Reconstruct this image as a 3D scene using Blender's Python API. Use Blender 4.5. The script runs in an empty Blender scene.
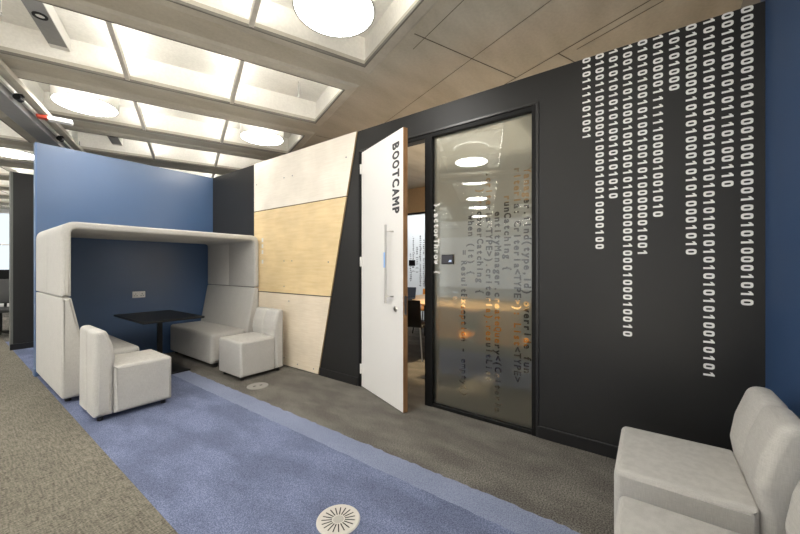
import bpy, bmesh, math, random
from mathutils import Vector, Matrix
from mathutils.geometry import tessellate_polygon, delaunay_2d_cdt
random.seed(7)
SC = bpy.context.scene
COL = SC.collection
rad = math.radians

# ------------------------------------------------------------------ helpers
def link(name, me, mat=None, parent=None, loc=(0, 0, 0), rotz=0.0, kind=None):
    o = bpy.data.objects.new(name, me)
    COL.objects.link(o)
    if mat is not None:
        for m in (mat if isinstance(mat, (list, tuple)) else [mat]):
            me.materials.append(m)
    o.location = loc
    o.rotation_euler = (0, 0, rotz)
    if parent is not None:
        o.parent = parent
    if kind:
        o['kind'] = kind
    return o

def mesh_of(bm, name, smooth=False):
    bmesh.ops.recalc_face_normals(bm, faces=bm.faces[:])
    me = bpy.data.meshes.new(name)
    bm.to_mesh(me)
    bm.free()
    if smooth:
        for p in me.polygons:
            p.use_smooth = len(p.vertices) != 3
    return me

def obj(name, bm, mat, parent=None, loc=(0, 0, 0), rotz=0.0, smooth=False, kind=None):
    return link(name, mesh_of(bm, name, smooth), mat, parent, loc, rotz, kind)

def struct(name, bm, mat, parent=None, smooth=False):
    return obj(name, bm, mat, parent, smooth=smooth, kind=None if parent else 'structure')

def thing(name, label, cat, loc=(0, 0, 0), rotz=0.0, group=None):
    o = bpy.data.objects.new(name, None)
    COL.objects.link(o)
    o.empty_display_size = 0.1
    o.location = loc
    o.rotation_euler = (0, 0, rotz)
    o['label'] = label
    o['category'] = cat
    if group:
        o['group'] = group
    return o

def tag(o, label, cat, group=None):
    o['label'] = label
    o['category'] = cat
    if group:
        o['group'] = group
    return o

def dup(root, loc, rotz, label, group=None):
    def cp(o, par):
        c = o.copy()
        COL.objects.link(c)
        c.parent = par
        for ch in list(o.children):
            cp(ch, c)
        return c
    r = cp(root, None)
    r.location = loc
    r.rotation_euler = (0, 0, rotz)
    r['label'] = label
    if group:
        r['group'] = group
    return r

def add_box(bm, x0, x1, y0, y1, z0, z1, bevel=0.0, seg=2, mat=0, M=None):
    vs = [bm.verts.new((x, y, z)) for x in (x0, x1) for y in (y0, y1) for z in (z0, z1)]
    idx = [(0, 1, 3, 2), (4, 6, 7, 5), (0, 4, 5, 1), (2, 3, 7, 6), (0, 2, 6, 4), (1, 5, 7, 3)]
    fs = [bm.faces.new([vs[i] for i in f]) for f in idx]
    for f in fs:
        f.material_index = mat
    if bevel:
        es = list({e for f in fs for e in f.edges})
        r = bmesh.ops.bevel(bm, geom=es, offset=bevel, segments=seg, affect='EDGES', profile=0.5)
        for f in r['faces']:
            f.material_index = mat
        vs = list({v for f in r['faces'] for v in f.verts} | {v for f in fs if f.is_valid for v in f.verts})
    if M is not None:
        bmesh.ops.transform(bm, matrix=M, verts=[v for v in vs if v.is_valid])

def box(x0, x1, y0, y1, z0, z1, bevel=0.0, seg=2):
    bm = bmesh.new()
    add_box(bm, x0, x1, y0, y1, z0, z1, bevel, seg)
    return bm

def add_tube(bm, pts, r, n=10, mat=0):
    pts = [Vector(p) for p in pts]
    rings = []
    for i, p in enumerate(pts):
        a = pts[max(i - 1, 0)]
        b = pts[min(i + 1, len(pts) - 1)]
        t = (b - a).normalized()
        u = t.cross(Vector((0, 0, 1)))
        if u.length < 1e-3:
            u = Vector((1, 0, 0))
        u.normalize()
        v = t.cross(u)
        rings.append([bm.verts.new(p + r * (math.cos(k * math.tau / n) * u + math.sin(k * math.tau / n) * v)) for k in range(n)])
    for A, B in zip(rings, rings[1:]):
        for k in range(n):
            bm.faces.new((A[k], A[(k + 1) % n], B[(k + 1) % n], B[k])).material_index = mat
    for R in (rings[0], rings[-1]):
        bm.faces.new(R).material_index = mat

def add_lathe(bm, prof, n=32, c=(0, 0), mat=0):
    """prof: list of (r, z); r = 0 closes."""
    rings = []
    for r, z in prof:
        if r < 1e-6:
            rings.append([bm.verts.new((c[0], c[1], z))])
        else:
            rings.append([bm.verts.new((c[0] + r * math.cos(k * math.tau / n), c[1] + r * math.sin(k * math.tau / n), z)) for k in range(n)])
    for A, B in zip(rings, rings[1:]):
        for k in range(n):
            a, b = A[k % len(A)], A[(k + 1) % len(A)]
            d, e = B[k % len(B)], B[(k + 1) % len(B)]
            vs = []
            for v in (a, b, e, d):
                if v not in vs:
                    vs.append(v)
            if len(vs) > 2:
                bm.faces.new(vs).material_index = mat

def round_poly(pts, radii, seg=5):
    """round the corners of a closed 2-D polygon."""
    out = []
    n = len(pts)
    for i in range(n):
        p = Vector(pts[i]); a = Vector(pts[i - 1]); b = Vector(pts[(i + 1) % n])
        r = radii[i] if isinstance(radii, (list, tuple)) else radii
        if r <= 1e-5:
            out.append(p.copy()); continue
        u = (a - p).normalized(); v = (b - p).normalized()
        ang = u.angle(v)
        d = min(r / math.tan(ang / 2), (a - p).length * .49, (b - p).length * .49)
        for k in range(seg + 1):
            t = k / seg
            q0 = p + u * d; q1 = p + v * d
            out.append((1 - t) ** 2 * q0 + 2 * t * (1 - t) * p + t * t * q1)
    return out

def inset_poly(P, d):
    n = len(P)
    area = sum(P[i - 1].x * P[i].y - P[i].x * P[i - 1].y for i in range(n))
    sgn = 1 if area > 0 else -1
    out = []
    for i in range(n):
        e0 = (P[i] - P[i - 1]); e1 = (P[(i + 1) % n] - P[i])
        n0 = Vector((-e0.y, e0.x)) * sgn; n1 = Vector((-e1.y, e1.x)) * sgn
        if n0.length > 1e-9: n0.normalize()
        if n1.length > 1e-9: n1.normalize()
        m = n0 + n1
        m = m.normalized() if m.length > 1e-6 else n0
        out.append(P[i] + m * d)
    return out

def loft(bm, P, a0, a1, axis, rnd=0.02, grooves=(), seg=4, gw=0.012, gd=0.008):
    """sweep closed 2-D profile P along an axis (0: P is (y,z) swept in x; 1: P is (x,z) swept in y) with rounded ends and soft grooves."""
    st = []
    for k in range(seg + 1):
        t = k / seg * math.pi / 2
        st.append((a0 + rnd * (1 - math.sin(t)), rnd * (1 - math.cos(math.pi / 2 - t))))
    st.sort()
    st = [(a0 + rnd * (1 - math.cos(k / seg * math.pi / 2)), rnd * (1 - math.sin(k / seg * math.pi / 2))) for k in range(seg + 1)]
    for g in grooves:
        st += [(g - gw, 0), (g - gw * .5, gd * .35), (g - gw * .12, gd), (g + gw * .12, gd), (g + gw * .5, gd * .35), (g + gw, 0)]
    st += [(a1 - rnd * (1 - math.cos(k / seg * math.pi / 2)), rnd * (1 - math.sin(k / seg * math.pi / 2))) for k in range(seg, -1, -1)]
    rings = []
    for a, d in st:
        Q = inset_poly(P, d) if d > 1e-6 else P
        rings.append([bm.verts.new((a, q.x, q.y) if axis == 0 else (q.x, a, q.y)) for q in Q])
    n = len(P)
    for A, B in zip(rings, rings[1:]):
        for k in range(n):
            bm.faces.new((A[k], A[(k + 1) % n], B[(k + 1) % n], B[k]))
    for R in (rings[0], rings[-1]):
        tri = tessellate_polygon([[(v.co.y, v.co.z, 0) if axis == 0 else (v.co.x, v.co.z, 0) for v in R]])
        for t in tri:
            bm.faces.new([R[i] for i in t])

def prism(bm, P, a0, a1, axis=0, mat=0):
    A = [bm.verts.new((a0, p[0], p[1]) if axis == 0 else ((p[0], a0, p[1]) if axis == 1 else (p[0], p[1], a0))) for p in P]
    B = [bm.verts.new((a1, p[0], p[1]) if axis == 0 else ((p[0], a1, p[1]) if axis == 1 else (p[0], p[1], a1))) for p in P]
    n = len(P)
    fs = [bm.faces.new(A), bm.faces.new(B)]
    for k in range(n):
        fs.append(bm.faces.new((A[k], A[(k + 1) % n], B[(k + 1) % n], B[k])))
    for f in fs:
        f.material_index = mat

# ------------------------------------------------------------------ materials
def new_mat(name):
    m = bpy.data.materials.new(name)
    m.use_nodes = True
    nt = m.node_tree
    nt.nodes.clear()
    out = nt.nodes.new('ShaderNodeOutputMaterial')
    return m, nt, out

def N(nt, typ, **kw):
    n = nt.nodes.new(typ)
    for k, v in kw.items():
        if k in n.inputs:
            n.inputs[k].default_value = v
        else:
            setattr(n, k, v)
    return n

def c4(c):
    return (c[0], c[1], c[2], 1.0)

def noise_node(nt, scale, detail=3, stretch=(1, 1, 1), rot=(0, 0, 0), coord='Object'):
    tc = nt.nodes.new('ShaderNodeTexCoord')
    mp = nt.nodes.new('ShaderNodeMapping')
    mp.inputs['Scale'].default_value = stretch
    mp.inputs['Rotation'].default_value = rot
    nt.links.new(tc.outputs[coord], mp.inputs['Vector'])
    nz = N(nt, 'ShaderNodeTexNoise', Scale=scale, Detail=detail)
    nt.links.new(mp.outputs['Vector'], nz.inputs['Vector'])
    return nz.outputs['Fac']

def ramp(nt, fac, c0, c1, p0=.35, p1=.65):
    r = nt.nodes.new('ShaderNodeValToRGB')
    r.color_ramp.elements[0].position = p0
    r.color_ramp.elements[0].color = c4(c0)
    r.color_ramp.elements[1].position = p1
    r.color_ramp.elements[1].color = c4(c1)
    nt.links.new(fac, r.inputs['Fac'])
    return r.outputs['Color']

def mixc(nt, a, b, fac=.5, mode='MIX'):
    m = nt.nodes.new('ShaderNodeMix')
    m.data_type = 'RGBA'
    m.blend_type = mode
    if hasattr(fac, 'links'):
        nt.links.new(fac, m.inputs[0])
    else:
        m.inputs[0].default_value = fac
    for s, v in ((6, a), (7, b)):
        if hasattr(v, 'links'):
            nt.links.new(v, m.inputs[s])
        else:
            m.inputs[s].default_value = c4(v)
    return m.outputs[2]

def plain(name, col, rough=.5, metal=0.0, spec=.5, noise=0.0, nscale=20, bump=0.0, bscale=200, coat=0.0):
    m, nt, out = new_mat(name)
    b = N(nt, 'ShaderNodeBsdfPrincipled')
    b.inputs['Roughness'].default_value = rough
    b.inputs['Metallic'].default_value = metal
    b.inputs['Specular IOR Level'].default_value = spec
    f = noise_node(nt, nscale, 3)
    c = ramp(nt, f, [x * (1 - noise) for x in col], [x * (1 + noise) for x in col], .3, .7)
    nt.links.new(c, b.inputs['Base Color'])
    if bump:
        bp = N(nt, 'ShaderNodeBump', Strength=bump, Distance=.002)
        nt.links.new(noise_node(nt, bscale, 2), bp.inputs['Height'])
        nt.links.new(bp.outputs['Normal'], b.inputs['Normal'])
    nt.links.new(b.outputs[0], out.inputs[0])
    return m

def fabric(name, col, amt=.075):
    m, nt, out = new_mat(name)
    b = N(nt, 'ShaderNodeBsdfPrincipled')
    b.inputs['Roughness'].default_value = .95
    b.inputs['Specular IOR Level'].default_value = .15
    b.inputs['Sheen Weight'].default_value = .15
    w1 = noise_node(nt, 110, 2, (.3, .3, 5))
    w2 = noise_node(nt, 110, 2, (4, 4, .3))
    w3 = noise_node(nt, 9, 2)
    c1 = ramp(nt, w1, [x * (1 - amt) for x in col], [x * (1 + amt) for x in col])
    c2 = ramp(nt, w2, [x * (1 - amt) for x in col], [x * (1 + amt) for x in col])
    c3 = ramp(nt, w3, (.98, .98, .98), (1.01, 1.01, 1.01))
    c = mixc(nt, mixc(nt, c1, c2), c3, 1.0, 'MULTIPLY')
    nt.links.new(c, b.inputs['Base Color'])
    bp = N(nt, 'ShaderNodeBump', Strength=.25, Distance=.0015)
    nt.links.new(w2, bp.inputs['Height'])
    nt.links.new(bp.outputs['Normal'], b.inputs['Normal'])
    nt.links.new(b.outputs[0], out.inputs[0])
    return m

def carpet(name, col, dark, light, blotch=.12, fine=140, weave=False, bscale=3.2):
    m, nt, out = new_mat(name)
    b = N(nt, 'ShaderNodeBsdfPrincipled')
    b.inputs['Roughness'].default_value = 1.0
    b.inputs['Specular IOR Level'].default_value = .05
    f1 = noise_node(nt, fine, 3)
    c1 = ramp(nt, f1, dark, light, .36, .66)
    if weave:
        w1 = noise_node(nt, 34, 2, (.35, 3.2, 1), (0, 0, rad(8)))
        w2 = noise_node(nt, 34, 2, (3.2, .35, 1), (0, 0, rad(8)))
        cw = mixc(nt, ramp(nt, w1, dark, light, .38, .62), ramp(nt, w2, dark, light, .38, .62))
        c1 = mixc(nt, c1, cw, .55)
    f2 = noise_node(nt, bscale, 7, (1, .45, 1), (0, 0, rad(-25)))
    c2 = ramp(nt, f2, [1 - blotch] * 3, [1 + blotch] * 3, .4, .62)
    nt.links.new(mixc(nt, c1, c2, 1.0, 'MULTIPLY'), b.inputs['Base Color'])
    bp = N(nt, 'ShaderNodeBump', Strength=.5, Distance=.004)
    nt.links.new(f1, bp.inputs['Height'])
    nt.links.new(bp.outputs['Normal'], b.inputs['Normal'])
    nt.links.new(b.outputs[0], out.inputs[0])
    return m

def emit(name, col, strength):
    m, nt, out = new_mat(name)
    e = N(nt, 'ShaderNodeEmission', Strength=strength)
    e.inputs['Color'].default_value = c4(col)
    nt.links.new(e.outputs[0], out.inputs[0])
    return m

def grain(name, c0, c1, stretch=(1, 1, 14), scale=5, rough=.45, spec=.35):
    m, nt, out = new_mat(name)
    b = N(nt, 'ShaderNodeBsdfPrincipled')
    b.inputs['Roughness'].default_value = rough
    b.inputs['Specular IOR Level'].default_value = spec
    f = noise_node(nt, scale, 5, stretch)
    g = noise_node(nt, 3, 3, (1, 1, 1))
    a = ramp(nt, f, c0, c1, .3, .7)
    nt.links.new(mixc(nt, a, ramp(nt, g, (.93, .93, .92), (1.04, 1.04, 1.04)), 1.0, 'MULTIPLY'), b.inputs['Base Color'])
    nt.links.new(b.outputs[0], out.inputs[0])
    return m

def concrete(name, c0, c1, rough=.85):
    m, nt, out = new_mat(name)
    b = N(nt, 'ShaderNodeBsdfPrincipled')
    b.inputs['Roughness'].default_value = rough
    b.inputs['Specular IOR Level'].default_value = .2
    f = noise_node(nt, 1.6, 4, (1, 3.0, 1), (0, 0, rad(22)))
    g = noise_node(nt, 45, 3)
    a = mixc(nt, ramp(nt, f, c0, c1, .3, .7), ramp(nt, g, (.96, .96, .96), (1.03, 1.03, 1.03)), 1.0, 'MULTIPLY')
    nt.links.new(a, b.inputs['Base Color'])
    nt.links.new(b.outputs[0], out.inputs[0])
    return m

M = {}
M['fabric'] = fabric('light_grey_linen', (.495, .485, .46), .12)
M['foot'] = plain('black_plastic', (.012, .012, .013), .4)
M['blue'] = plain('blue_paint', (.050, .100, .205), .30, spec=.9, noise=.03, nscale=2)
M['blue2'] = plain('blue_paint_side', (.040, .088, .20), .5, spec=.3, noise=.04, nscale=2)
M['black'] = plain('charcoal_paint', (.0150, .0150, .0150), .48, spec=.42, noise=.05, nscale=3)
M['black_trim'] = plain('black_trim', (.012, .012, .013), .35, spec=.5)
M['frame'] = plain('black_powder_coat', (.006, .006, .006), .5, spec=.2)
M['frame_grey'] = plain('grey_metal_bead', (.018, .018, .019), .3, spec=.6)
M['white_ink'] = plain('white_vinyl', (.90, .90, .88), .6)
M['dark_ink'] = plain('dark_vinyl', (.03, .03, .034), .5)
M['tweed'] = carpet('taupe_tweed_carpet', None, (.070, .064, .050), (.29, .272, .225), .06, 100, True)
M['bluecarpet'] = carpet('blue_carpet', None, (.100, .120, .205), (.222, .260, .390), .15, 170, False, 5.0)
M['bluelight'] = carpet('light_blue_carpet', None, (.165, .195, .295), (.285, .325, .45), .06, 170)
M['greycarpet'] = carpet('dark_grey_carpet', None, (.082, .076, .068), (.235, .222, .20), .16, 130, False, 6.0)
M['ply_pale'] = grain('whitewashed_plywood', (.83, .765, .67), (.89, .83, .74))
M['ply_bottom'] = grain('pale_plywood', (.77, .66, .51), (.85, .75, .61))
M['ply_warm'] = grain('birch_plywood', (.74, .56, .30), (.83, .65, .385), (1, 1, 9), 4, .3, .5)
M['ply_edge'] = plain('plywood_edge', (.42, .30, .16), .6)
M['concrete'] = concrete('board_marked_concrete', (.43, .395, .325), (.53, .495, .42))
M['plaster'] = concrete('pale_coffer_concrete', (.80, .785, .74), (.87, .855, .81))
M['rim'] = concrete('coffer_rim', (.46, .43, .37), (.57, .54, .47))
M['rib'] = plain('grey_rib', (.60, .575, .53), .6, noise=.06)
M['joint'] = plain('dark_joint', (.10, .086, .066), .9)  # dark colour of the slab joints themselves
M['disc'] = emit('light_diffuser', (1.0, .97, .92), 16.0)
M['led'] = emit('led_strip', (1.0, .965, .89), 22.0)
M['white_metal'] = plain('white_metal', (.78, .77, .74), .4)
M['housing'] = plain('lamp_housing', (.50, .49, .46), .5)
M['grey_metal'] = plain('grey_duct', (.25, .25, .25), .45, noise=.05)
M['red'] = plain('red_plastic', (.55, .06, .03), .4)
M['steel'] = plain('brushed_steel', (.62, .60, .57), .28, metal=1.0, noise=.03, nscale=80)
M['door'] = plain('white_laminate', (.80, .79, .77), .35, spec=.4)
M['lipping'] = grain('oak_lipping', (.22, .115, .05), (.34, .19, .09), (6, 6, 1), 6)
M['table_black'] = plain('black_laminate', (.008, .008, .008), .4, spec=.3)
M['socket'] = plain('socket_white', (.90, .89, .87), .4)
M['vent'] = plain('vent_grey', (.58, .56, .52), .45, noise=.04)
M['slot'] = plain('slot_black', (.02, .02, .02), .8)
M['blue_sticker'] = plain('blue_sticker', (.30, .50, .85), .5)
M['wood_top'] = grain('light_oak_top', (.62, .42, .22), (.74, .53, .31), (1, 10, 1), 5)
M['orange'] = plain('orange_shell', (.95, .40, .05), .4)
M['chair_black'] = plain('black_shell', (.012, .012, .012), .45)
M['tan'] = plain('tan_bulkhead', (.52, .36, .20), .7, noise=.04)
M['room_wall'] = plain('room_wall_grey', (.25, .24, .22), .8)
M['screen'] = plain('dark_screen', (.018, .016, .022), .15)
M['screen_icon'] = emit('screen_icon', (.55, .65, .85), 1.0)
M['laptop'] = plain('laptop_blue', (.04, .06, .11), .4)
M['white_wall'] = plain('white_wall', (.78, .78, .77), .7)
M['daylight'] = emit('daylight_window', (.82, .91, 1.0), .8)
M['desk'] = plain('desk_grey', (.45, .45, .45), .5)

def glass_mat():
    m, nt, out = new_mat('clear_glass')
    tr = N(nt, 'ShaderNodeBsdfTransparent')
    tr.inputs['Color'].default_value = (.93, .95, .94, 1)
    gl = N(nt, 'ShaderNodeBsdfGlossy', Roughness=.012)
    gl.inputs['Color'].default_value = (1, 1, 1, 1)
    fr = N(nt, 'ShaderNodeFresnel', IOR=1.55)
    mx = N(nt, 'ShaderNodeMixShader')
    nt.links.new(fr.outputs[0], mx.inputs[0])
    nt.links.new(tr.outputs[0], mx.inputs[1])
    nt.links.new(gl.outputs[0], mx.inputs[2])
    nt.links.new(mx.outputs[0], out.inputs[0])
    return m

def film_mat(name='frosted_film', t=.42, col=(.62, .62, .58)):
    m, nt, out = new_mat(name)
    tl = N(nt, 'ShaderNodeBsdfTranslucent'); tl.inputs['Color'].default_value = c4(col)
    df = N(nt, 'ShaderNodeBsdfDiffuse'); df.inputs['Color'].default_value = c4([x * .52 for x in col])
    rf = N(nt, 'ShaderNodeBsdfRefraction', Roughness=.42, IOR=1.12); rf.inputs['Color'].default_value = (.92, .93, .91, 1)
    a = N(nt, 'ShaderNodeMixShader'); a.inputs[0].default_value = .5
    nt.links.new(tl.outputs[0], a.inputs[1]); nt.links.new(df.outputs[0], a.inputs[2])
    b = N(nt, 'ShaderNodeMixShader')
    if not isinstance(t, tuple):
        b.inputs[0].default_value = t
    if isinstance(t, tuple):      # printed film, dense at the top and thinner towards the floor
        tc = N(nt, 'ShaderNodeTexCoord'); sx = N(nt, 'ShaderNodeSeparateXYZ'); mr = N(nt, 'ShaderNodeMapRange')
        nt.links.new(tc.outputs['Object'], sx.inputs[0]); nt.links.new(sx.outputs['Z'], mr.inputs[0])
        for i, v in enumerate((.45, 1.25, t[0], t[1])):
            mr.inputs[i + 1].default_value = v
        nt.links.new(mr.outputs[0], b.inputs[0])
    nt.links.new(a.outputs[0], b.inputs[1]); nt.links.new(rf.outputs[0], b.inputs[2])
    nt.links.new(b.outputs[0], out.inputs[0])
    return m
M['glass'] = glass_mat()
M['film'] = film_mat(t=(.70, .10), col=(.71, .735, .715))
M['film_far'] = film_mat('frosted_film_far', .25, (.86, .89, .92))

# ------------------------------------------------------------------ constants of the place
XW = 2.61          # face of the long black wall
H_WALL = 2.665
Y_BACK = 5.63      # face of the blue wall behind the booth
Y_SIDE = -.496      # face of the blue wall by the low chairs
ZC = 3.02          # underside of the concrete ceiling
PH = rad(22.0)
PD = Vector((math.cos(PH), -math.sin(PH), 0)); QD = Vector((math.sin(PH), math.cos(PH), 0))
def PQ(p, q, z):
    v = PD * p + QD * q
    return Vector((v.x, v.y, z))
MC = Matrix(((PD.x, QD.x, 0, 0), (PD.y, QD.y, 0, 0), (0, 0, 1, 0), (0, 0, 0, 1)))   # ceiling grid -> room

# ------------------------------------------------------------------ floor
def ragged(bm, x0, x1, y0, y1, z0, z1, amp=.006, rag0=True, rag1=True, step=.03):
    n = int((y1 - y0) / step)
    L = []; R = []
    for i in range(n + 1):
        y = y0 + (y1 - y0) * i / n
        L.append((x0 + (random.uniform(-amp, amp) if rag0 else 0), y))
        R.append((x1 + (random.uniform(-amp, amp) if rag1 else 0), y))
    vl = [bm.verts.new((x, y, z1)) for x, y in L]; vr = [bm.verts.new((x, y, z1)) for x, y in R]
    wl = [bm.verts.new((x, y, z0)) for x, y in L]; wr = [bm.verts.new((x, y, z0)) for x, y in R]
    for i in range(n):
        bm.faces.new((vl[i], vr[i], vr[i + 1], vl[i + 1]))
        bm.faces.new((wl[i], vl[i], vl[i + 1], wl[i + 1]))
        bm.faces.new((vr[i], wr[i], wr[i + 1], vr[i + 1]))

FLOOR = struct('floor', box(1.78, 8.5, -3.0, 20.0, -.12, 0), M['greycarpet'])
struct('floor_taupe', box(-7.0, .668, -4.0, 20.0, -.12, 0), M['tweed'])
struct('floor_under', box(.668, 1.78, -4.0, 20.0, -.12, -.004), M['greycarpet'])
bm = bmesh.new(); ragged(bm, .668, 1.607, -4, 8.6, -.004, .0015, .004, False, True); struct('floor_blue', bm, M['bluecarpet'])
bm = bmesh.new(); ragged(bm, 1.600, 1.788, -4, 5.62, -.003, .0010, .007, False, True); struct('floor_border', bm, M['bluelight'])

# ------------------------------------------------------------------ walls
bm = bmesh.new()
prism(bm, [(Y_BACK + .12, 0), (Y_BACK + .12, H_WALL), (Y_SIDE, H_WALL), (Y_SIDE, 0), (.672, 0), (.672, 2.452), (2.452, 2.452), (2.452, 0)], XW, XW + .10, 0)
WALL = struct('wall_right', bm, M['black'])
bm = bmesh.new()
add_box(bm, .672, XW, Y_BACK, Y_BACK + .10, 0, H_WALL)
struct('wall_back', bm, M['blue'])
bm = bmesh.new(); add_box(bm, .660, .672, Y_BACK - .006, Y_BACK + .106, .085, H_WALL + .002)
add_box(bm, .652, .68, Y_BACK - .016, Y_BACK + .116, 0, .085, .004)
struct('trim_1', bm, plain('pale_blue_edge', (.075, .14, .28), .4))
struct('wall_front', box(.5, XW + .10, Y_SIDE - .10, Y_SIDE, 0, ZC), M['blue2'])
bm = bmesh.new(); add_box(bm, .672, 4.0, 7.68, 7.80, 0, H_WALL + .005)
struct('wall_rear', bm, M['black'])
bm = bmesh.new(); add_box(bm, .645, .672, 7.675, 7.805, 0, H_WALL + .005)
struct('trim_2', bm, plain('partition_end', (.13, .135, .125), .5))
bm = bmesh.new()
add_box(bm, XW - .012, XW, Y_SIDE, .660, 0, .088, .004)
add_box(bm, XW - .012, XW, 2.462, 3.06, 0, .088, .004)
struct('baseboard_right', bm, M['black_trim'])
struct('baseboard_rear', box(.64, 4.0, 7.665, 7.68, 0, .09, .004), M['black_trim'])

# binary code on the black wall, every column a child of the wall
def digit(bm, ch, y, z, h=.049, w=.0335, x=XW - .0012):
    """digit rotated a quarter turn clockwise: its top points to -y, reading goes down."""
    def V(u, v):      # u along reading (0..1 of w), v up (0..1 of h)
        return bm.verts.new((x, y + h / 2 - v * h, z + w / 2 - u * w))
    if ch == '0':
        n = 20
        def ring(su, sv):
            r = []
            for k in range(n):
                a = k / n * math.tau
                cu, cv = math.cos(a), math.sin(a)
                e = .62
                r.append(V(.5 + su * math.copysign(abs(cu) ** e, cu), .5 + sv * math.copysign(abs(cv) ** e, cv)))
            return r
        A = ring(.49, .5); B = ring(.16, .27)
        for k in range(n):
            bm.faces.new((A[k], A[(k + 1) % n], B[(k + 1) % n], B[k]))
    else:
        bm.faces.new([V(.38, 0), V(.72, 0), V(.72, 1), V(.47, 1), V(.38, .94)])
        bm.faces.new([V(.38, .94), V(.10, .80), V(.10, .56), V(.38, .71)])

CODE = ["010111101001", "0100110100001000010010000100"[:10] + "001000010010000100", "101010101010010101010",
        "1001010100" + "0" + "1001001010000000" + "1" + "000100010010", "01010100101" + "001001010000001001",
        "10100001111" + "1100001001010", "10101000", "010000000101" + "0" + "100010101000101" + "0",
        "1010101010101" + "001001010101010" + "1010101010010101", "00101001010111" + "0100110",
        "0000000010101" + "00" + "1001000100101" + "0001010"]
for i, s in enumerate(CODE):
    bm = bmesh.new()
    y = .346 - .0773 * i
    for k, ch in enumerate(s):
        digit(bm, ch, y, 2.6495 - .0469 * k)
    obj('code_column', bm, M['white_ink'], WALL)

# ------------------------------------------------------------------ plywood panels on the wall
def ply_panel(z0, z1, mat, label, screws, marks=False):
    def yr(z):          # slanting right-hand edge
        return 3.075 + (2.465 - 3.075) * z / 2.665
    t = thing('plywood_panel', label, 'panel', (0, 0, 0), 0, 'plywood panels on the black wall')
    bm = bmesh.new()
    prism(bm, [(4.405, z0), (4.405, z1), (yr(z1), z1), (yr(z0), z0)], XW - .018, XW - .001, 0)
    o = obj('board', bm, [mat, M['ply_edge']], t)
    for p in o.data.polygons:
        if abs(p.normal.x) < .5:
            p.material_index = 1
    for y, z in screws:
        bm = bmesh.new(); add_lathe(bm, [(0, .0025), (.008, .0022), (.009, 0)], 12)
        s = obj('screw', bm, M['grey_metal'], t, (XW - .018, y, z)); s.rotation_euler = (0, rad(-90), 0)
    if marks:
        for z in (1.605, 1.525, 1.445, 1.315):
            b = box(XW - .0192, XW - .0178, 4.18, 4.22, z - .026, z + .026, .0004, 1)
            obj('sticker', b, M['white_metal'], t)
    return t
ply_panel(2.008, 2.662, M['ply_pale'], 'whitewashed plywood panel, topmost of three on the black wall', [(3.72, 2.37), (3.55, 2.37), (4.34, 2.37), (2.62, 2.42)])
ply_panel(.918, 1.998, M['ply_warm'], 'yellowish birch plywood panel with four white stickers, middle of three on wall', [(4.30, 1.05), (3.72, 1.32), (3.56, 1.32), (2.90, 1.30), (3.72, 1.0)], True)
ply_panel(.012, .906, M['ply_bottom'], 'pale plywood panel touching the floor, lowest of three on wall', [(3.72, .10), (3.15, .06), (3.45, .06), (3.62, .82)])

# ------------------------------------------------------------------ door opening, glazing
FR = struct('window_1', box(XW - .006, XW + .09, 1.562, 1.636, 0, 2.41, .003), M['frame'])
bm = bmesh.new()
add_box(bm, XW - .006, XW + .09, .672, .705, .0, 2.45, .003)
add_box(bm, XW + .0, XW + .09, .70, 2.40, 2.405, 2.45, .003)
add_box(bm, XW + .0, XW + .09, .70, 1.565, 0, .028, .003)
obj('window_frame', bm, M['frame'], FR)
bm = bmesh.new()
add_box(bm, XW - .010, XW + .02, .662, 2.43, 2.442, 2.462, .002)
add_box(bm, XW - .010, XW + .02, .655, .674, 0, 2.462, .002)
obj('outer_bead', bm, M['frame_grey'], FR)
XG = XW + .030
obj('glass_pane', box(XG, XG + .010, .70, 1.568, .022, 2.41), M['glass'], FR)

# text outlines -> curves
_glyph = {}
DEPS = bpy.context.evaluated_depsgraph_get
def glyph(ch, bold=.018):
    """outline loops of a thickened glyph, plus its centre and width."""
    k = (ch, bold)
    if k not in _glyph:
        c = bpy.data.curves.new('glyph', 'FONT')
        c.body = ch; c.size = 1.0; c.offset = bold; c.resolution_u = 4
        o = bpy.data.objects.new('glyph', c); COL.objects.link(o)
        bpy.context.view_layer.update()
        me = bpy.data.meshes.new_from_object(o.evaluated_get(DEPS()))
        bm = bmesh.new(); bm.from_mesh(me)
        bmesh.ops.remove_doubles(bm, verts=bm.verts[:], dist=1e-5)
        nxt = {}
        for e in bm.edges:
            if len(e.link_faces) == 1:
                for a, b in ((e.verts[0], e.verts[1]), (e.verts[1], e.verts[0])):
                    nxt.setdefault(a, []).append(b)
        loops = []; used = set()
        for v in nxt:
            if v in used:
                continue
            L = [v]; used.add(v); cur = v
            while True:
                n = [x for x in nxt[cur] if x not in used]
                if not n:
                    break
                cur = n[0]; used.add(cur); L.append(cur)
            if len(L) > 2:
                loops.append([(p.co.x, p.co.y) for p in L])
        bm.free()
        bpy.data.objects.remove(o); bpy.data.curves.remove(c); bpy.data.meshes.remove(me)
        xs = [p[0] for L in loops for p in L] or [0, 0]
        _glyph[k] = (loops, (min(xs) + max(xs)) / 2, max(xs) - min(xs))
    return _glyph[k]

def add_splines(cu, ch, f, bold=.018, fit=.62):
    """f maps glyph (x, y), x centred and squeezed to the fixed cell, to curve coords."""
    loops, cx, w = glyph(ch, bold)
    k = min(1.0, fit / max(w, 1e-6))
    for L in loops:
        n = cu.splines.new('POLY')
        n.points.add(len(L) - 1)
        n.use_cyclic_u = True
        for p, (x, y) in zip(n.points, L):
            a, b = f((x - cx) * k, y)
            p.co = (a, b, 0, 1)

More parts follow.
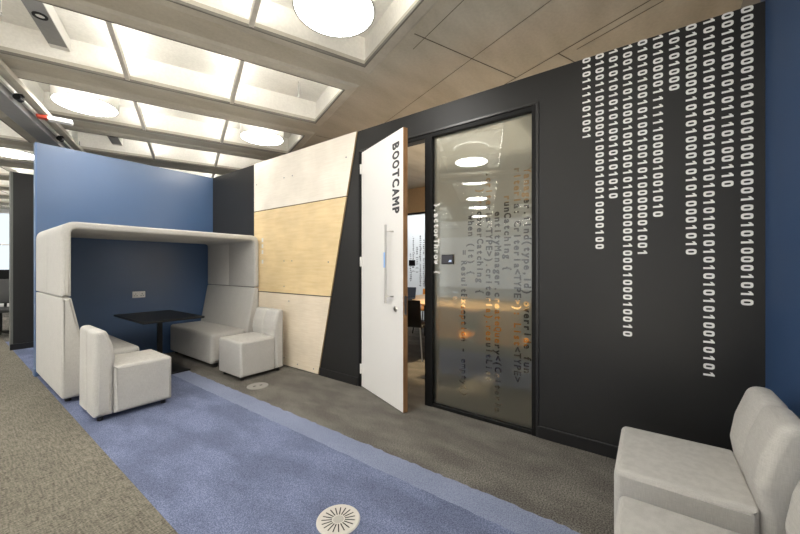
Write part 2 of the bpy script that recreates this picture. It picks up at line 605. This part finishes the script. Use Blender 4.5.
def curve_mesh(cu, name):
    """fill the closed outlines by the even-odd rule."""
    vs = []; es = []; sizes = [len(sp.points) for sp in cu.splines]
    for sp in cu.splines:
        b = len(vs); n = len(sp.points)
        vs += [Vector((p.co.x, p.co.y)) for p in sp.points]
        es += [(b + i, b + (i + 1) % n) for i in range(n)]
    bpy.data.curves.remove(cu)
    r = delaunay_2d_cdt(vs, es, [], 0, 1e-6)
    loops = []; b = 0
    for n in sizes:
        L = vs[b:b + n]; b += n
        loops.append((min(p.x for p in L), max(p.x for p in L), min(p.y for p in L), max(p.y for p in L), L))
    keep = []
    for f in r[2]:
        cx = sum(r[0][i].x for i in f) / len(f); cy = sum(r[0][i].y for i in f) / len(f)
        inside = False
        for x0, x1, y0, y1, L in loops:
            if x0 < cx < x1 and y0 < cy < y1:
                for i in range(len(L)):
                    p, q = L[i - 1], L[i]
                    if (p.y > cy) != (q.y > cy) and cx < (q.x - p.x) * (cy - p.y) / (q.y - p.y) + p.x:
                        inside = not inside
        if inside:
            keep.append(f)
    me = bpy.data.meshes.new(name)
    me.from_pydata([(v.x, v.y, 0) for v in r[0]], [], keep)
    me.update()
    return me

def rect_spline(cu, x0, x1, y0, y1):
    s = cu.splines.new('POLY'); s.points.add(3); s.use_cyclic_u = True
    for p, (x, y) in zip(s.points, ((x0, y0), (x1, y0), (x1, y1), (x0, y1))):
        p.co = (x, y, 0, 1)

# curve plane for wall text: u = reading direction (down), v = letter up (towards -y)
def wall_plane(me, x, mirror=False):
    for v in me.vertices:
        u, w = v.co.x, v.co.y
        v.co = (x, -w, -u)

TEXT = [(1.533, 1.819, '}.actorThrow {', 1), (1.352, 1.048, 'it', 0), (1.272, 1.39, '= ResultException - empty()', 0),
        (1.208, 1.681, 'when (it) {', 0), (1.128, 1.895, '}.recoverCatching {', 0), (1.051, 2.02, '.criteria<TYPE>).criteria).resultList', 0),
        (.977, 1.692, 'entityManager.createQuery<(Criteria)', 0), (.900, 1.810, 'runCatching {', 0),
        (.823, 2.015, 'riteria: Criteria<TYPE>): List<TYPE>', 0), (.748, 2.002, 'Yanager.find(type,id) override fun', 0)]
PITCH = .0462
def code_splines(cu, rows, size=.074, bold=.04):
    for y, z, s, solid in rows:
        for k, ch in enumerate(s):
            if ch == ' ':
                continue
            zz = z - PITCH * k - .02
            if zz < .065:
                break
            add_splines(cu, ch, lambda gx, gy: (-(zz) + gx * size, -(y) + (gy - .34) * size), bold, .57)
cu = bpy.data.curves.new('film', 'CURVE'); cu.dimensions = '2D'
rect_spline(cu, -2.408, -.026, -1.566, -.6985)
code_splines(cu, [t for t in TEXT if not t[3]])
me = curve_mesh(cu, 'film')
wall_plane(me, XG + .0125)
link('frosted_film', me, M['film'], FR)
cu = bpy.data.curves.new('ink', 'CURVE'); cu.dimensions = '2D'
code_splines(cu, [t for t in TEXT if t[3]])
me = curve_mesh(cu, 'ink'); wall_plane(me, XG - .0008)
link('white_lettering', me, M['white_ink'], FR)

# booking screen on the glass
t = thing('booking_screen', 'small dark square room booking screen on the glass beside the door', 'screen', (XG, 1.42, 1.312))
obj('bezel', box(-.014, -.0005, -.058, .058, -.042, .042, .004), M['frame'], t)
sc = obj('display', box(-.0152, -.0138, -.053, .053, -.037, .037, .0004, 1), M['screen'], t)
bm = bmesh.new(); add_box(bm, -.0160, -.0150, -.042, -.014, -.022, -.016); add_box(bm, -.0160, -.0150, -.042, -.02, -.012, -.006)
obj('icon', bm, M['screen_icon'], sc)

# ------------------------------------------------------------------ door
DR = link('door_1', None, None, None, (XW, 2.412, 0), rad(-110.6), 'structure')
T = .045; W = .782
obj('door_panel', box(.0, W - .006, 0, T, .010, 2.432, .0015, 1), M['door'], DR)
obj('edge_lipping', box(W - .006, W, .0005, T - .0005, .010, 2.432, .001, 1), M['lipping'], DR)
bm = bmesh.new(); add_tube(bm, [(.585, -.06, .925), (.585, -.06, 1.62)], .0105, 14)
h = obj('pull_handle', bm, M['steel'], DR, smooth=False)
for z in (.985, 1.56):
    bm = bmesh.new(); add_tube(bm, [(.585, -.055, z), (.615, -.03, z), (.625, -.0, z)], .007, 10); obj('standoff', bm, M['steel'], h)
obj('push_sticker', box(.572, .598, -.0725, -.0705, 1.24, 1.375, .0004, 1), M['blue_sticker'], h)
bm = bmesh.new(); add_lathe(bm, [(0, .012), (.022, .012), (.025, .008), (.025, 0)], 24)
lk = obj('lock_escutcheon', bm, M['steel'], DR, (.665, 0, .878)); lk.rotation_euler = (rad(90), 0, 0)
obj('keyhole', box(-.003, .003, -.009, .007, .0118, .0128), M['slot'], lk)
obj('latch_plate', box(W, W + .0015, .010, .034, .84, 1.0), M['steel'], DR)
for z in (.19, 1.30, 2.26):
    bm = bmesh.new(); add_tube(bm, [(-.006, -.008, z - .05), (-.006, -.008, z + .05)], .009, 10); add_box(bm, -.006, .03, -.002, .0, z - .05, z + .05)
    obj('hinge', bm, M['white_metal'], DR)
cu = bpy.data.curves.new('boot', 'CURVE'); cu.dimensions = '2D'
for k, ch in enumerate('BOOTCAMP'):
    zz = 2.305 - k * .0805
    add_splines(cu, ch, lambda gx, gy: (-zz + gx * .105, (gy - .345) * .145), .052, .68)
me = curve_mesh(cu, 'boot')
for v in me.vertices:
    u, w = v.co.x, v.co.y
    v.co = (.665 + w, -.0012, -u)
link('door_lettering', me, M['dark_ink'], DR)
# door jamb lining
bm = bmesh.new()
add_box(bm, XW - .004, XW + .10, 2.418, 2.452, 0, 2.45, .002)
struct('trim_3', bm, M['frame'])
struct('trim_4', box(XW + .012, XW + .09, 1.636, 2.418, 2.438, 2.4495), M['frame'])

# ------------------------------------------------------------------ room behind the glass
RX = 6.4
struct('wall_room_left', box(XW + .10, RX, 5.75, 5.85, 0, H_WALL), M['room_wall'])
struct('wall_room_right', box(XW + .10, RX, -.62, -.50, 0, ZC), M['room_wall'])
bm = bmesh.new(); add_box(bm, RX, RX + .1, -.6, 5.75, 2.47, ZC)
struct('wall_room_bulkhead', bm, M['tan'])
FW = struct('window_2', box(RX, RX + .07, 3.1, 5.75, 2.43, 2.47, .002), M['frame'])
struct('wall_room_far', box(RX, RX + .1, -.5, 3.1, 0, 2.47), M['black'])
bm = bmesh.new()
for y in (3.13, 4.62, 5.7):
    add_box(bm, RX, RX + .07, y - .03, y + .03, 0, 2.43, .002)
add_box(bm, RX, RX + .07, 3.1, 5.75, 0, .05, .002)
obj('window_frame', bm, M['frame'], FW)
cu = bpy.data.curves.new('film2', 'CURVE'); cu.dimensions = '2D'
rect_spline(cu, -2.43, -.05, -5.7, -3.13)
rows = [(4.42, 1.55, 'criteria<TYPE>', 0), (4.34, 1.95, '.recoverCatching {', 0), (4.24, 1.7, 'when (it) { }', 0), (4.15, 1.95, 'entityManager.createQuery', 0), (4.06, 1.85, 'riteria: Criteria<TYPE>', 0)]
me = curve_mesh(cu, 'film2'); wall_plane(me, RX + .035)
link('frosted_film', me, M['film_far'], FW)
cu = bpy.data.curves.new('ink2', 'CURVE'); cu.dimensions = '2D'
code_splines(cu, rows, .07, .04)
me = curve_mesh(cu, 'ink2'); wall_plane(me, RX + .033)
link('dark_lettering', me, M['dark_ink'], FW)
t = thing('booking_screen', 'tiny black square booking screen on the far glazing seen through the door gap', 'screen', (RX, 4.37, 1.33))
obj('bezel', box(-.012, .034, -.075, .075, -.065, .065, .004), M['frame'], t)
obj('display', box(-.0132, -.0118, -.065, .065, -.055, .055, .0004, 1), M['screen'], t)
struct('wall_beyond', box(8.0, 8.1, -2, 7, 0, ZC), M['white_wall'])

t = thing('meeting_table', 'light oak meeting table seen through the open door', 'table', (4.62, 2.30, 0))
obj('tabletop', box(-.68, .68, -1.10, 1.05, .715, .74, .004), M['wood_top'], t)
for sx in (-1, 1):
    for sy in (-1, 1):
        obj('leg', box(sx * .58 - .02, sx * .58 + .02, sy * .95 - .02, sy * .95 + .02, 0, .715, .003), M['frame'], t)
t = thing('laptop', 'dark laptop open on the oak meeting table', 'laptop', (4.35, 3.12, .74), rad(20))
obj('keyboard', box(-.11, .11, -.16, .16, 0, .016, .004), M['laptop'], t)
bm = bmesh.new(); add_box(bm, -.004, .004, -.16, .16, 0, .17, .003, M=Matrix.Translation((.11, 0, .016)) @ Matrix.Rotation(rad(20), 4, 'Y'))
obj('screen', bm, M['laptop'], t)

def shell_chair(label, mat, loc, rotz, legmat, group):
    t = thing('shell_chair', label, 'chair', loc, rotz, group)
    P = round_poly([(-.22, .44), (.22, .43), (.22, .465), (-.19, .475)], .015, 3)
    bm = bmesh.new(); loft(bm, P, -.22, .22, 0, .015); obj('seat', bm, mat, t, smooth=True)
    P = round_poly([(-.22, .45), (-.185, .45), (-.235, .81), (-.262, .81)], .01, 3)
    bm = bmesh.new(); loft(bm, P, -.20, .20, 0, .012); obj('backrest', bm, mat, t, smooth=True)
    for sx in (-1, 1):
        for y in (-.22, .22):
            bm = bmesh.new(); add_tube(bm, [(sx * .16, y * .7, .44), (sx * .22, y, 0)], .011, 8); obj('leg', bm, legmat, t)
    return t
shell_chair('black shell chair with its back to the open door', M['chair_black'], (3.93, 2.66, 0), rad(-90 + 12), M['steel'], 'black shell chairs in the meeting room')
O = shell_chair('orange shell chair on far side of the oak meeting table', M['orange'], (5.52, 3.40, 0), rad(100), M['frame'], 'orange shell chairs at the meeting table')
dup(O, (3.72, 1.88, 0), rad(-90), 'blurred orange shell chair behind frosted glass, nearer the door', 'orange shell chairs at the meeting table')
dup(O, (3.72, 1.24, 0), rad(-86), 'blurred orange shell chair behind frosted glass, farther from the door', 'orange shell chairs at the meeting table')

# ------------------------------------------------------------------ ceiling
K = 1.06
PL, PR = -1.345 * K, 1.235 * K
QC0, QH, QP = 2.105 * K, .446 * K, 1.30 * K
BAY = 3.03 * K
ZT = 3.26
ROWS = range(-3, 11)
BAYS = range(0, 4)
bm = bmesh.new()
ps = sorted([-16] + [v for b in BAYS for v in (PL - b * BAY, PR - b * BAY)] + [9])
qs = sorted([-8] + [v for k in ROWS for v in (QC0 + k * QP - QH, QC0 + k * QP + QH)] + [20])
vg = {}
def gv(p, q, z):
    k = (round(p, 4), round(q, 4), z)
    if k not in vg:
        vg[k] = bm.verts.new(PQ(p, q, z))
    return vg[k]
for i in range(len(ps) - 1):
    for j in range(len(qs) - 1):
        p0, p1, q0, q1 = ps[i], ps[i + 1], qs[j], qs[j + 1]
        if i % 2 == 1 and j % 2 == 1:
            f = bm.faces.new([gv(*a, ZT) for a in ((p0, q0), (p1, q0), (p1, q1), (p0, q1))]); f.material_index = 1
            c = [(p0, q0), (p1, q0), (p1, q1), (p0, q1)]
            for a in range(4):
                A, B = c[a], c[(a + 1) % 4]
                f = bm.faces.new((gv(*A, ZC), gv(*B, ZC), gv(*B, ZT), gv(*A, ZT))); f.material_index = 1
        else:
            bm.faces.new([gv(*a, ZC) for a in ((p0, q0), (p1, q0), (p1, q1), (p0, q1))])
# board joints in the flat slab
def jl(p0, q0, p1, q1, w=.005):
    d = Vector((p1 - p0, q1 - q0)).normalized(); n = Vector((-d.y, d.x)) * w
    f = bm.faces.new([bm.verts.new(PQ(a[0] + s * n.x, a[1] + s * n.y, ZC - .0015)) for a, s in (((p0, q0), 1), ((p1, q1), 1), ((p1, q1), -1), ((p0, q0), -1))])
    f.material_index = 2
jl(2.60, -2, 2.60, 12); jl(1.545, -2, 1.545, 2.3, .003); jl(2.04, -2, 2.04, 12, .003)
for q in (2.14, 4.5, -.3): jl(1.45, q, 2.60, q, .005)
jl(2.60, 1.71, 5, 1.71, .005); jl(2.68, 1.0, 2.68, 1.6, .004)
me = bpy.data.meshes.new('ceiling'); bm.to_mesh(me); bm.free()
CEIL = link('ceiling', me, [M['concrete'], M['plaster'], M['joint']], kind='structure')
# rims round the coffers, ribs across them, lamps on the ribs
bmr = bmesh.new(); bmb = bmesh.new(); bml = bmesh.new(); bme = bmesh.new()
for b in BAYS:
    for k in ROWS:
        p0, p1 = PL - b * BAY, PR - b * BAY
        qc = QC0 + k * QP; q0, q1 = qc - QH, qc + QH
        w = .105; d = .022
        def quad(bmx, pts, mi=0):
            bmx.faces.new([bmx.verts.new(PQ(*p)) for p in pts]).material_index = mi
        I = [(p0, q0), (p1, q0), (p1, q1), (p0, q1)]
        sg = [(-1, -1), (1, -1), (1, 1), (-1, 1)]
        for a in range(4):
            A, B = I[a], I[(a + 1) % 4]; sA, sB = sg[a], sg[(a + 1) % 4]
            def off(P, s, e): return (P[0] + s[0] * e, P[1] + s[1] * e)
            prof = [(-.012, ZC + .03), (-.012, ZC - d), (.0, ZC - d - .004), (w * .7, ZC - d * .7), (w, ZC + .001)]
            for (e0, z0), (e1, z1) in zip(prof, prof[1:]):
                quad(bmr, [(*off(A, sA, e0), z0), (*off(B, sB, e0), z0), (*off(B, sB, e1), z1), (*off(A, sA, e1), z1)])
            # slim dark edge bead
            prof = [(-.018, ZC - .004), (-.018, ZC - d - .004), (-.010, ZC - d - .005), (-.004, ZC - d - .004)]
            for (e0, z0), (e1, z1) in zip(prof, prof[1:]):
                quad(bme, [(*off(A, sA, e0), z0), (*off(B, sB, e0), z0), (*off(B, sB, e1), z1), (*off(A, sA, e1), z1)])
        for pr in (-.47 * K, .36 * K):
            pr -= b * BAY
            add_box(bmb, pr - .0165, pr + .0165, q0, q1, ZC - .02, ZC + .05, M=MC)
            quad(bml, [(pr - .012, q0 + .03, ZC + .0512), (pr + .012, q0 + .03, ZC + .0512), (pr + .012, q1 - .03, ZC + .0512), (pr - .012, q1 - .03, ZC + .0512)])
        add_box(bml, p0 + .03, p1 - .03, q0 + .002, q0 + .014, ZC + .035, ZC + .06, M=MC)
struct('trim_5', bmr, M['rim'])
struct('trim_6', bme, plain('dark_bead', (.16, .15, .13), .6))
struct('trim_7', bmb, M['rib'])
struct('trim_8', bml, M['led'])

# disc lamps
def ceiling_disc(loc, label):
    t = thing('ceiling_light', label, 'ceiling light', loc, 0, 'round disc ceiling lights')
    bm = bmesh.new(); add_lathe(bm, [(.266, .004), (.279, .0), (.281, .01), (.281, .235)], 48); obj('housing', bm, M['housing'], t, smooth=True)
    bm = bmesh.new(); add_lathe(bm, [(0, .003), (.268, .003)], 48); obj('diffuser', bm, M['disc'], t)
    return t
ZD = 3.012
first = None
LBL = {(0, 0, 1): 'large round white disc light cut by the top edge, over the door', (0, 0, 0): 'round white disc light beyond the top edge, beside the one over the door',
       (0, 2, 0): 'round white disc light above the left end of the blue wall', (0, 2, 1): 'round white disc light above the plywood panels',
       (1, 4, 1): 'round white disc light glowing beyond the left end of the blue wall'}
for b in range(3):
    for k in (-2, 0, 2, 4, 6):
        for side in (0, 1):
            p = (-.915 if side == 0 else .80) * K - b * BAY
            q = QC0 + k * QP
            v = PQ(p, q, ZD)
            seen = (b, k, side) in LBL or b == 1 and k <= 6 or b == 0 and k <= 2
            if not seen and not (b <= 1 and k <= 4) and not (b == 2 and k in (0, 2)):
                continue
            lab = LBL.get((b, k, side), 'round white disc ceiling light in a coffer beyond the view')
            if first is None:
                first = ceiling_disc(v, lab)
            else:
                dup(first, v, 0, lab, 'round disc ceiling lights')

# service bars with a spotlight
def service_bar(p, q0, q1, label):
    t = thing('service_bar', label, 'ceiling fixture', PQ(p, q0, 3.14), -PH, 'grey service bars in the coffers')
    obj('casing', box(-.065, .065, 0, q1 - q0, 0, .11, .004), M['white_metal'], t)
    obj('cover_strip', box(-.060, .060, .004, q1 - q0 - .07, -.004, .0, .001, 1), M['grey_metal'], t)
    bm = bmesh.new(); add_lathe(bm, [(.026, -.004), (.028, -.012), (.043, -.012), (.045, -.003)], 28)
    r = obj('spotlight_ring', bm, M['frame'], t, (0, .44, 0))
    bm = bmesh.new(); add_lathe(bm, [(0, -.006), (.027, -.006)], 24); obj('lens', bm, M['white_metal'], r)
    return t
sb = service_bar(-.905 * K, QC0 + QP - QH + .02, QC0 + QP + QH - .005, 'grey service bar with black-ringed spotlight at top left of the ceiling')
q = QC0 + 3 * QP - QH + .02
dup(sb, PQ(-.905 * K, q, 3.14), -PH, 'small grey service bar in the coffer above the blue wall', 'grey service bars in the coffers')

# sprinklers
def sprinkler(p, q, label):
    t = thing('sprinkler', label, 'sprinkler', PQ(p, q, 3.10), 0, 'ceiling sprinklers')
    bm = bmesh.new(); add_lathe(bm, [(.008, .16), (.008, .02), (.014, .015), (.014, .0), (0, 0)], 12); obj('stem', bm, M['housing'], t)
    bm = bmesh.new(); add_lathe(bm, [(0, -.004), (.018, -.006), (.018, -.002), (0, 0)], 16); obj('deflector', bm, M['white_metal'], t)
    return t
sp = sprinkler(.95 * K, QC0 + QP + .12, 'tiny white sprinkler in the coffer left of the plywood top')
dup(sp, PQ(-1.12 * K, QC0 + QP + .05, 3.10), 0, 'tiny white sprinkler hanging beside the grey service bar', 'ceiling sprinklers')

# suspended tray along the coffers with a lighting track
t = thing('cable_tray', 'long grey suspended cable tray at the upper left of ceiling', 'cable tray', PQ(-1.535, 0, 2.83), -PH)
obj('tray_body', box(-.095, .085, -1.0, 13.5, 0, .11, .004), M['grey_metal'], t)
obj('side_strip', box(.086, .112, -1.0, 13.5, .075, .105, .002), M['white_metal'], t)
for q in (1.0, 3.5, 6.0, 8.5, 11.0):
    bm = bmesh.new(); add_tube(bm, [(0, q, .108), (0, q, ZC - 2.83 + .003)], .006, 8); obj('hanger', bm, M['grey_metal'], t)
t = thing('lighting_track', 'narrow lighting track running beside the grey cable tray', 'lighting track', PQ(-1.335, 0, 2.90), -PH)
obj('rail', box(-.022, .022, -1.0, 13.5, 0, .045, .003), M['rim'], t)
for q in (1.5, 4.0, 6.5, 9.0):
    bm = bmesh.new(); add_tube(bm, [(0, q, .045), (0, q, .125)], .006, 8); obj('hanger', bm, M['grey_metal'], t)
def spot(q, label):
    t = thing('track_spotlight', label, 'spotlight', PQ(-1.400, q - .08, 2.90), -PH, 'black spotlights on the lighting track')
    bm = bmesh.new(); add_tube(bm, [(0, -.045, -.038), (0, .045, -.03)], .028, 14); obj('head', bm, M['frame'], t)
    obj('adapter', box(-.012, .035, -.03, .03, -.012, .0, .002), M['frame'], t)
    return t
s1 = spot(4.78, 'black track spotlight nearer the left edge, beside the grey cable tray')
dup(s1, PQ(-1.400, 5.93, 2.90), -PH, 'black track spotlight just above the corner of blue wall', 'black spotlights on the lighting track')
t = thing('emergency_light', 'white emergency light with red end cap beside the cable tray', 'emergency light', PQ(-1.375, 5.19, 2.885), -PH + rad(6))
obj('body', box(.05, .25, -.045, .045, -.035, .01, .012), M['white_metal'], t)
obj('red_cap', box(-.035, .05, -.04, .04, -.025, .008, .006), M['red'], t)

# ------------------------------------------------------------------ booth
BT = thing('meeting_booth', 'light grey upholstered high-sided booth with a canopy in front of the blue wall', 'booth', (0, 0, 0))
bx0, bx1, by0, by1 = .662, 2.586, 4.27, 5.615
ztop, zs = 1.665, .968
P = round_poly([(bx0, zs + .006), (bx0, ztop), (bx1, ztop), (bx1, zs + .006), (bx1 - .066, zs + .006), (bx1 - .066, ztop - .066), (bx0 + .066, ztop - .066), (bx0 + .066, zs + .006)],
               [.012, .11, .11, .012, .012, .05, .05, .012], 7)
bm = bmesh.new(); loft(bm, P, by0, by1, 1, .022, grooves=((by0 + by1) / 2 + .02,), gw=.014, gd=.007)
obj('canopy', bm, M['fabric'], BT, smooth=True)
for s in (0, 1):
    def X(d): return bx0 + d if s == 0 else bx1 - d
    P = round_poly([(X(0), .045), (X(0), zs - .004), (X(.068), zs - .004), (X(.175), .40), (X(.175), .045)], [.03, .014, .014, .02, .02], 4)
    bm = bmesh.new(); loft(bm, P, by0, by1, 1, .022, gw=.014)
    obj('backrest', bm, M['fabric'], BT, smooth=True)
    P = round_poly([(X(.170), .05), (X(.170), .42), (X(.605), .42), (X(.605), .05)], [.01, .02, .045, .02], 6)
    bm = bmesh.new(); loft(bm, P, by0 + .045, by1 - .04, 1, .04)
    obj('seat', bm, M['fabric'], BT, smooth=True)
    for d in (.06, .53):
        for y in (by0 + .10, by1 - .10):
            bm = bmesh.new(); add_lathe(bm, [(0, 0), (.024, 0), (.024, .052), (0, .052)], 16, (X(d), y)); obj('foot', bm, M['foot'], BT)

# ------------------------------------------------------------------ low chairs
def low_chair(label, loc, rotz, group):
    t = thing('low_chair', label, 'chair', loc, rotz, group)
    w = .243
    P = round_poly([(-.143, .04), (-.143, .43), (.277, .428), (.277, .04)], [.01, .015, .032, .02], 6)
    bm = bmesh.new(); loft(bm, P, -w, w, 0, .024); obj('seat', bm, M['fabric'], t, smooth=True)
    P = round_poly([(-.272, .04), (-.268, .735), (-.188, .735), (-.143, .60), (-.128, .50), (-.143, .41), (-.145, .04)], [.02, .045, .05, .12, .06, .02, .01], 6)
    bm = bmesh.new(); loft(bm, P, -w, w, 0, .035, grooves=(0,), gw=.035, gd=.012); obj('backrest', bm, M['fabric'], t, smooth=True)
    for sx in (-1, 1):
        for y in (-.22, .225):
            bm = bmesh.new(); add_lathe(bm, [(0, 0), (.02, 0), (.022, .042), (0, .042)], 14, (sx * .185, y)); obj('foot', bm, M['foot'], t)
    return t
G = 'light grey low chairs'
ch = low_chair('light grey low chair nearest the taupe carpet, facing the plywood panels', (1.003, 3.785, 0), rad(-90), G)
dup(ch, (2.215, 3.805, 0), rad(90), 'light grey low chair with its back against the plywood panels', G)
dup(ch, (1.875, -.158, 0), 0, 'large light grey low chair in the corner against blue wall, backrest in view', G)
dup(ch, (1.235, -.185, 0), 0, 'light grey low chair cut off by the bottom right corner of the picture', G)

# ------------------------------------------------------------------ booth table, socket, floor fittings
t = thing('booth_table', 'low black square-edged table standing inside the grey booth', 'table', (1.568, 4.70, 0))
obj('tabletop', box(-.315, .285, -.505, .485, .650, .672, .005, 2), M['table_black'], t)
obj('column', box(-.024, .024, -.024, .024, .012, .648, .005), M['table_black'], t)
obj('base', box(-.24, .24, -.24, .24, 0, .014, .005), M['table_black'], t)
t = thing('wall_socket', 'white double power socket on the blue wall above the black table', 'socket', (1.632, Y_BACK, .868))
obj('face_plate', box(-.073, .073, -.009, 0, -.043, .043, .003), M['socket'], t)
for sx in (-1, 1):
    bm = bmesh.new(); y = -.0098
    for dx, dz, w, h in ((0, .012, .007, .012), (-.013, -.012, .012, .007), (.013, -.012, .012, .007)):
        add_box(bm, sx * .036 + dx - w / 2, sx * .036 + dx + w / 2, y, y + .002, dz - h / 2 - .004, dz + h / 2 - .004)
    obj('socket_holes', bm, M['slot'], t)
    obj('rocker_switch', box(sx * .012 - .006, sx * .012 + .006, -.012, -.008, .014, .032, .001), M['socket'], t)

t = thing('floor_vent', 'round pale floor vent with radial slots in the blue carpet', 'vent', (1.170, 1.236, .0015))
bm = bmesh.new(); add_lathe(bm, [(0, .004), (.088, .004), (.100, .006), (.105, .004), (.107, 0)], 48); obj('plate', bm, M['vent'], t)
bm = bmesh.new()
for k in range(19):
    a = k / 19 * math.tau
    add_box(bm, .032, .082, -.0028, .0028, .0035, .0046, M=Matrix.Rotation(a, 4, 'Z'))
obj('slot_ring', bm, M['slot'], t)
bm = bmesh.new(); add_lathe(bm, [(0, .0055), (.022, .0055), (.026, .004)], 24); obj('hub', bm, plain('vent_hub', (.42, .41, .38), .5), t)
t = thing('floor_box', 'round grey floor outlet in the dark carpet near the plywood panels', 'floor outlet', (1.985, 3.305, 0))
bm = bmesh.new(); add_lathe(bm, [(0, .004), (.092, .004), (.098, .006), (.104, .004), (.106, 0)], 48); obj('plate', bm, plain('outlet_grey', (.27, .26, .24), .5), t)
for dx, dy in ((-.03, .01), (.03, -.01)):
    bm = bmesh.new(); add_box(bm, dx - .014, dx + .014, dy - .008, dy + .008, .0038, .0052, .0003, 1); obj('finger_slot', bm, M['slot'], t)

# ------------------------------------------------------------------ open office far left
t = thing('office_desk', 'grey office desk at the far left edge beyond the black partition', 'desk', (.25, 10.0, 0))
obj('desktop', box(-.75, .75, -.4, .4, .70, .73, .004), M['desk'], t)
for sx in (-1, 1):
    obj('leg', box(sx * .68 - .025, sx * .68 + .025, -.36, .36, 0, .70, .003), M['frame'], t)
t = thing('monitor', 'dark monitor standing on the far office desk', 'monitor', (.62, 10.05, .73))
obj('screen', box(-.28, .28, -.02, .02, .12, .46, .006), M['frame'], t)
obj('stand', box(-.03, .03, -.01, .04, .005, .16, .003), M['frame'], t)
obj('foot', box(-.11, .11, -.08, .10, 0, .01, .003), M['frame'], t)
t = thing('office_chair', 'black office chair at the far left edge behind the black partition', 'chair', (.66, 9.25, 0), rad(160))
bm = bmesh.new(); loft(bm, round_poly([(-.22, .45), (.24, .45), (.24, .52), (-.22, .52)], .02, 3), -.23, .23, 0, .03); obj('seat', bm, M['chair_black'], t, smooth=True)
bm = bmesh.new(); loft(bm, round_poly([(-.25, .58), (-.20, .58), (-.26, 1.02), (-.31, 1.02)], .02, 3), -.21, .21, 0, .03); obj('backrest', bm, M['chair_black'], t, smooth=True)
bm = bmesh.new(); add_tube(bm, [(0, 0, .09), (0, 0, .45)], .025, 12); add_tube(bm, [(0, -.2, .47), (0, -.24, .62)], .02, 8); obj('column', bm, M['frame'], t)
for k in range(5):
    a = k / 5 * math.tau
    bm = bmesh.new(); add_tube(bm, [(0, 0, .10), (.28 * math.cos(a), .28 * math.sin(a), .065)], .018, 8); l = obj('star_leg', bm, M['frame'], t)
    bm = bmesh.new(); add_lathe(bm, [(0, 0), (.028, .005), (.028, .05), (0, .055)], 10, (.28 * math.cos(a), .28 * math.sin(a))); obj('caster', bm, M['foot'], l)
struct('wall_far', box(-6, 4, 16.0, 16.1, 0, ZC), M['white_wall'])
W3 = struct('window_3', box(-3.0, 3.4, 15.97, 16.0, .9, 2.9), M['daylight'])
bm = bmesh.new()
for i in range(9):
    x = -3.0 + i * .8
    add_box(bm, x - .03, x + .03, 15.93, 15.97, .9, 2.9)
add_box(bm, -3.0, 3.4, 15.93, 15.97, .86, .92); add_box(bm, -3.0, 3.4, 15.93, 15.97, 2.88, 2.94); add_box(bm, -3.0, 3.4, 15.93, 15.97, 1.9, 1.94)
obj('window_frame', bm, M['white_metal'], W3)

# ------------------------------------------------------------------ lights
def area(name, loc, rot, sx, sy, power, col=(1, .95, .88)):
    l = bpy.data.lights.new(name, 'AREA'); l.shape = 'RECTANGLE'; l.size = sx; l.size_y = sy; l.energy = power; l.color = col
    o = bpy.data.objects.new(name, l); COL.objects.link(o); o.location = loc; o.rotation_euler = rot
    return o
area('daylight_left', (-6.0, 3.0, 1.7), (rad(90), 0, rad(-90)), 9, 2.4, 40, (.93, .96, 1.0))
area('room_light', (4.5, 2.2, 2.9), (0, 0, 0), 1.6, 2.0, 16, (1, .84, .62))
area('beyond_light', (7.3, 3.5, 2.9), (0, 0, 0), 1.2, 5, 90, (.92, .96, 1.0))
area('upfill_corridor', (-.8, -1.1, .25), (rad(180), 0, 0), 2.2, 3.0, 105, (1, .92, .78))  # added fill standing in for floor bounce onto the ceiling; no fitting here
sl = bpy.data.lights.new('table_fill_spot', 'SPOT'); sl.energy = 300; sl.spot_size = rad(50); sl.spot_blend = .6; sl.color = (1, .74, .42); sl.shadow_soft_size = .08  # fill spot without a fitting, added to brighten tabletop and orange chairs
so = bpy.data.objects.new('table_fill_spot', sl); COL.objects.link(so); so.location = (4.2, 2.0, 2.95)
area('upfill_room', (4.5, 1.5, 2.0), (rad(180), 0, 0), 2.0, 3.5, 20, (1, .88, .70))  # unseen fill, added to lift the concrete above the meeting room
w = bpy.data.worlds.new('world'); SC.world = w; w.use_nodes = True
bg = w.node_tree.nodes['Background']; bg.inputs[0].default_value = (1.0, .98, .95, 1); bg.inputs[1].default_value = .66

# ------------------------------------------------------------------ camera
cam = bpy.data.cameras.new('camera'); co = bpy.data.objects.new('camera', cam); COL.objects.link(co)
cam.sensor_width = 36; cam.lens = 340 / 800 * 36
cam.shift_y = -.0006
cam.clip_start = .02; cam.clip_end = 100
co.location = (0, 0, 1.25); co.rotation_euler = (rad(90), 0, rad(-53.7))
SC.camera = co
SC.view_settings.view_transform = 'Standard'
SC.view_settings.look = 'None'
SC.view_settings.exposure = 0.5
